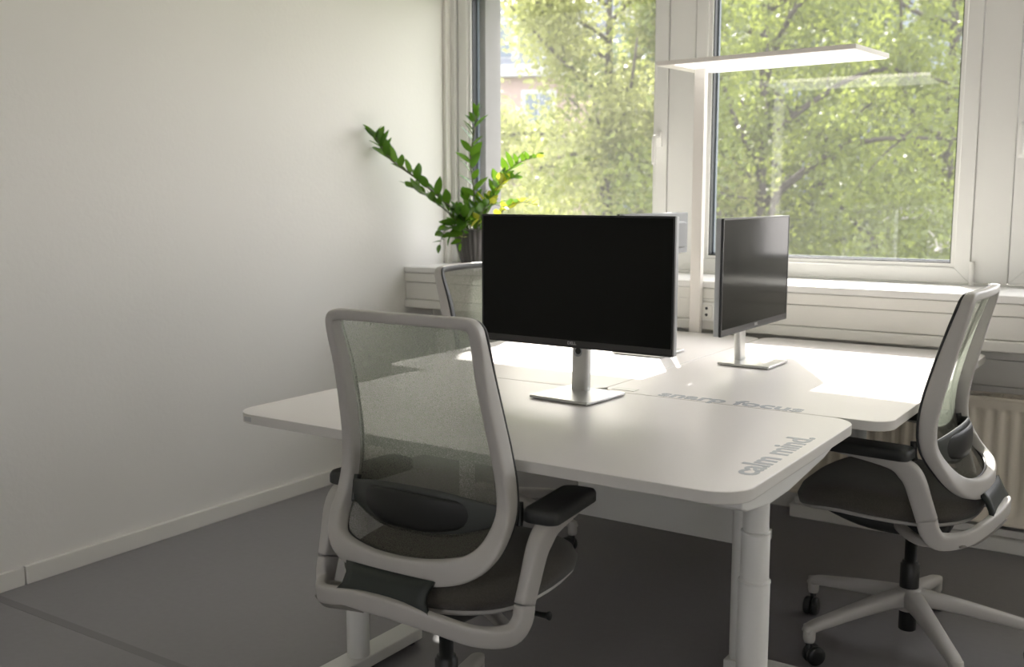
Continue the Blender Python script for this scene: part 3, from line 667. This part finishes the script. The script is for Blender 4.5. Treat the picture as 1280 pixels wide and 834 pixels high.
        for (zz, sc_) in ((0.630, 0.955), (0.632, 1.0), (0.649, 1.0), (0.656, 0.975), (0.6605, 0.92), (0.6625, 0.78)):
            rings.append([bm.verts.new((x * (sc_ if sc_ > 0.9 else sc_ - 0.02), y * (1 - (1 - sc_) * 0.42), zz + dz - (0.004 * (y / 0.112) ** 2 if zz > 0.65 else 0))) for x, y in pts])
        for a, b in zip(rings, rings[1:]):
            for i in range(len(pts)): bm.faces.new((a[i], a[(i + 1) % len(pts)], b[(i + 1) % len(pts)], b[i]))
        bm.faces.new(rings[0][::-1]); bm.faces.new(rings[-1])
        pd = obj('arm_pad', bm, M['pad'], ar, smooth=True); pd.location = (sg * 0.262, 0.062, 0); pd.rotation_euler = (0, 0, sg * R(5))
    return t
chair('grey office chair with mesh back seen from behind, pulled up to the foreground desk', (-1.370, 1.785, 0), R(1.0), base_rot=R(40))
chair('grey office chair seen side-on before the radiator, its five-legged caster base in view', (-0.640, 3.010, 0), R(90), base_rot=R(70), dz=-0.006)
chair('office chair whose pale green back stands half hidden behind the large front monitor', (-2.185, 3.200, 0), R(-90), base_rot=R(15), dz=-0.02)

# ------------------------------------------------------------------ potted plant on the sill
pl = empty('potted_plant', (-2.925, 4.080, 0.956), label='green glossy-leaved plant in a ribbed grey pot on the window sill', cat='plant')
bm = nb(); lathe(bm, [(0.062, 0), (0.070, 0.01), (0.088, 0.07), (0.102, 0.14), (0.108, 0.178), (0.104, 0.180), (0.098, 0.165)], 0, 0, 144, cap=False, rib=lambda a, z: 0.055 * abs(sin(a * 13)) * (1 if z < 0.176 else 0.5))
obj('pot', bm, M['pot'], pl, smooth=True)
bm = nb(); lathe(bm, [(0.092, 0.150), (0.092, 0.158)], 0, 0, 32); obj('soil', bm, M['soil'], pl)
def leaf_mesh(L, Wd, nm, mt_):
    bm = nb(); n = 6; rows = []
    for i in range(n + 1):
        s = i / n; ww = Wd * sin(pi * min(1, s * 0.93 + 0.07)) ** 0.8 * (1 - 0.25 * s); ww = 0.0008 if i == n else ww
        zz = -0.10 * L * s * s
        rows.append([bm.verts.new((-ww / 2, L * s, zz + 0.12 * ww)), bm.verts.new((0, L * s, zz)), bm.verts.new((ww / 2, L * s, zz + 0.12 * ww))])
    for a, b in zip(rows, rows[1:]):
        for j in range(2): bm.faces.new((a[j], a[j + 1], b[j + 1], b[j]))
    me = bpy.data.meshes.new(nm); bm.to_mesh(me); bm.free(); me.materials.append(mt_)
    for p in me.polygons: p.use_smooth = True
    return me
LM = leaf_mesh(0.078, 0.036, 'leaf', M['leaf']); LY = leaf_mesh(0.062, 0.044, 'leaf', M['leafy']); LR = leaf_mesh(0.064, 0.044, 'leaf', M['leaf'])
def stem_with_leaves(pts, n, me, s0=0.25, scale=1.0, r0=0.005, seed=1, yl=0.0, up=0.3):
    rnd = random.Random(seed)
    P = catmull(pts, 10); bm = nb(); tube(bm, P[::3] + [P[-1]], [r0 * (1 - 0.65 * i / (len(P[::3]))) for i in range(len(P[::3]) + 1)], n=8, k=1)
    st_ = obj('stem', bm, M['stem'], pl, smooth=True)
    for i in range(n):
        s = s0 + (1 - s0) * i / (n - 1); q = s * (len(P) - 1); a = int(min(q, len(P) - 2)); p = P[a].lerp(P[a + 1], q - a); tg = (P[a + 1] - P[a]).normalized()
        sd_ = tg.cross(Vector((0, 0, 1)));
        if sd_.length < 0.2: sd_ = Vector((1, 0.3, 0))
        sd_.normalize(); nn = sd_.cross(tg).normalized()
        side = sd_ * (1 if i % 2 else -1)
        d = (tg * rnd.uniform(0.35, 0.8) + side * rnd.uniform(0.5, 0.9) + nn * rnd.uniform(-0.2, 0.5) + Vector((0, 0, up))).normalized()
        if i == n - 1: d = tg
        m_ = me if rnd.random() > yl else LY
        o = link('leaf', m_, None, st_)
        rot = d.to_track_quat('Y', 'Z').to_euler(); o.rotation_euler = rot; o.rotation_euler.rotate_axis('Y', rnd.uniform(-0.9, 0.9))
        o.location = p; k = scale * rnd.uniform(0.8, 1.15) * (0.75 + 0.5 * sin(pi * s)); o.scale = (k, k, k)
stem_with_leaves([(-0.02, -0.01, 0.15), (-0.05, -0.10, 0.26), (-0.14, -0.24, 0.40), (-0.22, -0.36, 0.50), (-0.240, -0.42, 0.575), (-0.235, -0.46, 0.61)], 30, LM, 0.20, 1.1, 0.0065, 3)
stem_with_leaves([(-0.01, -0.03, 0.15), (-0.05, -0.12, 0.24), (-0.13, -0.20, 0.33), (-0.20, -0.26, 0.385)], 18, LM, 0.25, 1.0, 0.004, 5)
stem_with_leaves([(0.01, 0.0, 0.15), (0.0, -0.01, 0.32), (-0.02, -0.02, 0.50), (0.005, -0.02, 0.66), (0.02, -0.02, 0.73)], 23, LM, 0.2, 0.95, 0.006, 8)
stem_with_leaves([(0.03, 0.0, 0.15), (0.07, 0.0, 0.30), (0.14, 0.0, 0.42), (0.24, 0.0, 0.49), (0.34, 0.0, 0.515)], 24, LM, 0.2, 0.95, 0.004, 11, yl=0.12)
stem_with_leaves([(0.04, 0.03, 0.15), (0.12, 0.03, 0.26), (0.22, 0.02, 0.31), (0.32, 0.0, 0.30)], 14, LR, 0.2, 0.85, 0.003, 14, yl=0.75)
stem_with_leaves([(0.02, -0.03, 0.15), (0.06, -0.06, 0.24), (0.13, -0.08, 0.30), (0.20, -0.08, 0.29)], 11, LR, 0.2, 0.85, 0.003, 18, yl=0.5)
stem_with_leaves([(-0.02, -0.04, 0.15), (-0.05, -0.10, 0.20), (-0.09, -0.14, 0.17), (-0.10, -0.16, 0.11)], 9, LR, 0.25, 0.9, 0.003, 22)
stem_with_leaves([(0.02, -0.05, 0.15), (0.03, -0.11, 0.21), (0.03, -0.15, 0.17), (0.03, -0.17, 0.12)], 9, LR, 0.2, 0.9, 0.003, 25, yl=0.3)
stem_with_leaves([(0.0, 0.0, 0.15), (-0.02, -0.03, 0.25), (-0.04, -0.05, 0.34)], 14, LR, 0.2, 1.0, 0.003, 28)
stem_with_leaves([(0.02, 0.0, 0.15), (0.04, -0.03, 0.24), (0.08, -0.05, 0.33)], 14, LM, 0.2, 0.9, 0.003, 31, yl=0.2)
stem_with_leaves([(-0.03, -0.05, 0.15), (-0.03, -0.12, 0.22), (-0.02, -0.15, 0.20), (-0.03, -0.17, 0.15)], 11, LR, 0.2, 1.0, 0.003, 35)
stem_with_leaves([(0.0, -0.06, 0.15), (0.01, -0.13, 0.24), (0.0, -0.16, 0.27)], 11, LR, 0.2, 1.0, 0.003, 37)
stem_with_leaves([(0.03, 0.0, 0.15), (0.10, -0.04, 0.30), (0.18, -0.05, 0.40), (0.25, -0.05, 0.42)], 14, LR, 0.3, 0.9, 0.003, 39, yl=0.35)

# ------------------------------------------------------------------ outside: ground, trees, houses
GR = -6.5
struct(boxo('ground', (-90, 60, 5.0, 110, GR - 0.2, GR), mat('courtyard_grass', (0.10, 0.14, 0.05), 0.95, noise=0.3, nscale=0.5)))
rng = np.random.default_rng(5)
def leaves_mesh(name, centers, spread, per, size, m, parent):
    c = np.repeat(np.array(centers), per, axis=0); n = len(c)
    p = c + rng.normal(0, 1, (n, 3)) * spread
    a = rng.normal(0, 1, (n, 3)); a /= np.linalg.norm(a, axis=1)[:, None]; b = rng.normal(0, 1, (n, 3)); b -= a * (a * b).sum(1)[:, None]; b /= np.linalg.norm(b, axis=1)[:, None]
    s = size * rng.uniform(0.6, 1.3, (n, 1))
    V = np.stack([p - a * s, p - b * s * 0.55, p + a * s, p + b * s * 0.55], axis=1).reshape(-1, 3).astype(np.float32)
    me = bpy.data.meshes.new(name); me.vertices.add(n * 4); me.loops.add(n * 4); me.polygons.add(n)
    me.vertices.foreach_set('co', V.ravel()); me.loops.foreach_set('vertex_index', np.arange(n * 4, dtype=np.int32))
    me.polygons.foreach_set('loop_start', np.arange(0, n * 4, 4, dtype=np.int32)); me.update(); me.validate()
    o = link(name, me, m, parent); o['kind'] = 'stuff'; return o
def tree(label, x, y, h, rad, m, bark, seed, per=26, lsize=0.075, z_lo=0.35, lean=0.0, r0=0.16, nb1=26):
    rnd = random.Random(seed)
    t = empty('tree', (x, y, GR), label=label, cat='tree')
    top = Vector((lean * h, 0, h * 0.93))
    bm = nb(); tp = [(0, 0, 0), (lean * h * 0.2 + rnd.uniform(-.1, .1), 0.05, h * 0.3), (lean * h * 0.55, rnd.uniform(-.2, .2), h * 0.6), tuple(top)]
    P = catmull(tp, 8); tube(bm, P[::3] + [P[-1]], [r0 * (1 - 0.85 * i / len(P[::3])) for i in range(len(P[::3]) + 1)], n=10, k=1)
    obj('trunk', bm, bark, t, smooth=True)
    tips = []; bm = nb()
    for i in range(nb1):
        s = z_lo + (0.97 - z_lo) * (i + 0.5) / nb1; q = s * (len(P) - 1); a = int(min(q, len(P) - 2)); p0 = P[a].lerp(P[a + 1], q - a)
        ang = i * 2.4 + rnd.uniform(-.4, .4); zrel = (s - z_lo) / (1 - z_lo)
        R_ = rad * (0.55 + 0.75 * sin(pi * min(1, 0.2 + 0.75 * zrel))) * rnd.uniform(0.7, 1.0)
        d = Vector((cos(ang), sin(ang), rnd.uniform(0.25, 0.75)))
        p1 = p0 + d * R_ * 0.45 + Vector((0, 0, rnd.uniform(-.1, .2))); p2 = p0 + Vector((cos(ang + rnd.uniform(-.3, .3)), sin(ang), rnd.uniform(0.2, 0.9))) * R_ * 0.95
        rb = r0 * (1 - 0.75 * s) * 0.5
        tube(bm, [p0, p1, p2], [rb * 1.5, rb, 0.014], n=6, k=4)
        for j in range(7):
            u = rnd.uniform(0.25, 1.0); b0 = (p0.lerp(p1, u * 2) if u < 0.5 else p1.lerp(p2, u * 2 - 1))
            dd = Vector((rnd.gauss(0, 1), rnd.gauss(0, 1), rnd.gauss(0.15, 0.8))).normalized() * rnd.uniform(0.35, 0.95) * rad * 0.32
            b1 = b0 + dd * 0.5 + Vector((0, 0, 0.06)); b2 = b0 + dd
            tube(bm, [b0, b1, b2], [rb * 0.35 + 0.006, 0.008, 0.004], n=4, k=2)
            tips += [tuple(b1), tuple(b2), tuple(b0.lerp(b2, 0.75) + Vector((rnd.uniform(-.3, .3), rnd.uniform(-.3, .3), rnd.uniform(-.3, .3))))]
    br = obj('branches', bm, bark, t, smooth=True); br['kind'] = 'stuff'
    leaves_mesh('foliage', tips, 0.20, per, lsize, m, t)
    return t
tree('pale yellow-green tree with dark forked branches filling the left window', -7.45, 13.7, 11.6, 2.2, M['tleafA'], M['bark'], 11, per=75, lsize=0.05)
tree('thin-leaved pale tree at the left edge of the left window, before the pink house', -12.9, 18.4, 9.2, 2.0, M['tleafA'], M['bark'], 12, per=40, lsize=0.06)
tree('bright green tree behind the lamp head in the right window', -5.3, 14.2, 12.6, 2.7, M['tleafB'], M['bark'], 13, per=75, lsize=0.05)
tree('green tree at the right side of the right window', -3.5, 17.5, 13.2, 3.0, M['tleafB'], M['bark'], 14, per=65, lsize=0.055)
tree('slim birch with a pale trunk low at the right of the right window', -2.55, 13.2, 8.0, 1.1, M['tleafB'], M['birch'], 15, per=40, lsize=0.045, lean=0.02, r0=0.10)
tree('darker broad tree far behind the left window', -10.9, 25.5, 12.2, 3.3, M['tleafC'], M['bark'], 16, per=50, lsize=0.10)
tree('darker broad tree far behind the right window', -8.2, 26.0, 13.2, 4.4, M['tleafC'], M['bark'], 17, per=50, lsize=0.10)
tree('low dark bushy tree in the bottom of the right window', -4.2, 23.0, 8.6, 3.2, M['tleafC'], M['bark'], 18, per=50, lsize=0.09)

def house(label, x0, x1, y, depth, ztop, wallm, cols, floors, roofm, rz):
    h = empty('house', ((x0 + x1) / 2, y, GR), rz, label=label, cat='building')
    W_ = (x1 - x0) / 2; zt = ztop - GR
    boxo('wall', (-W_, W_, 0, depth, 0, zt), wallm, h)
    # mansard roof
    bm = nb(); a = [(-W_ - 0.3, -0.3), (W_ + 0.3, -0.3), (W_ + 0.3, depth + 0.3), (-W_ - 0.3, depth + 0.3)]; b = [(-W_ + 0.8, 0.9), (W_ - 0.8, 0.9), (W_ - 0.8, depth - 0.9), (-W_ + 0.8, depth - 0.9)]
    A_ = [bm.verts.new((*p, zt)) for p in a]; B_ = [bm.verts.new((*p, zt + 2.3)) for p in b]
    bm.faces.new(A_[::-1]); bm.faces.new(B_)
    for i in range(4): bm.faces.new((A_[i], A_[(i + 1) % 4], B_[(i + 1) % 4], B_[i]))
    obj('roof', bm, roofm, h)
    boxo('cornice', (-W_ - 0.35, W_ + 0.35, -0.4, 0, zt - 0.35, zt + 0.05), M['extwhite'], h)
    for (cx) in (-W_ + 2.0, W_ - 2.5): boxo('chimney', (cx, cx + 0.8, 2, 2.8, zt + 2.0, zt + 3.2), roofm, h)
    for f in range(floors):
        for c_ in range(cols):
            cx = -W_ + (c_ + 0.5) * 2 * W_ / cols; z0 = zt - 2.55 - f * 3.0
            wnd = boxo('window', (cx - 0.62, cx + 0.62, -0.06, 0.02, z0, z0 + 1.75), M['extwhite'], h)
            boxo('pane', (cx - 0.48, cx - 0.03, -0.075, -0.05, z0 + 0.13, z0 + 1.62), M['extpane'], wnd); boxo('pane', (cx + 0.03, cx + 0.48, -0.075, -0.05, z0 + 0.13, z0 + 1.62), M['extpane'], wnd)
    for c_ in range(cols + 1):
        cx = -W_ + 1.2 + c_ * (2 * W_ - 2.4) / cols
        dm_ = boxo('dormer', (cx - 0.75, cx + 0.75, -0.15, 1.0, zt + 0.15, zt + 1.65), M['extwhite'], h)
        boxo('dormer_pane', (cx - 0.5, cx + 0.5, -0.17, -0.14, zt + 0.32, zt + 1.45), M['extpane'], dm_)
    return h
M['extwhite'] = mat('exterior_white', (0.36, 0.365, 0.38), 0.6)
M['slate'] = mat('slate_roof', (0.11, 0.125, 0.155), 0.7)
M['extpane'] = mat('exterior_pane', (0.10, 0.13, 0.17), 0.15, spec=0.3)
house('pink plastered house with grey mansard roof far behind the left window', -27.0, -15.5, 31.0, 10, 5.75, mat('pink_plaster', (0.30, 0.225, 0.205), 0.9, noise=0.05, nscale=1), 4, 4, M['slate'], R(24))
house('pale grey-blue house seen through the leaves of the right window', -25.0, -1.0, 47.0, 10, 11.5, mat('grey_plaster', (0.20, 0.23, 0.275), 0.9), 8, 5, M['slate'], R(4))
house('brown-red brick house low at the right of the right window', -6.8, 4.0, 34.5, 8, -0.2, mat('red_brick', (0.26, 0.13, 0.10), 0.9, noise=0.15, nscale=3), 4, 2, mat('dark_roof', (0.10, 0.11, 0.13), 0.7), R(4))

# repeats carry their group
GROUPS = {'office_chair': 'office chairs around the desks', 'desk': 'white desks pushed together', 'monitor': 'monitors on the desks',
          'tree': 'trees outside the windows', 'house': 'houses behind the trees'}
for o in C.objects:
    k = o.name.split('.')[0]
    if o.parent is None and k in GROUPS: o['group'] = GROUPS[k]
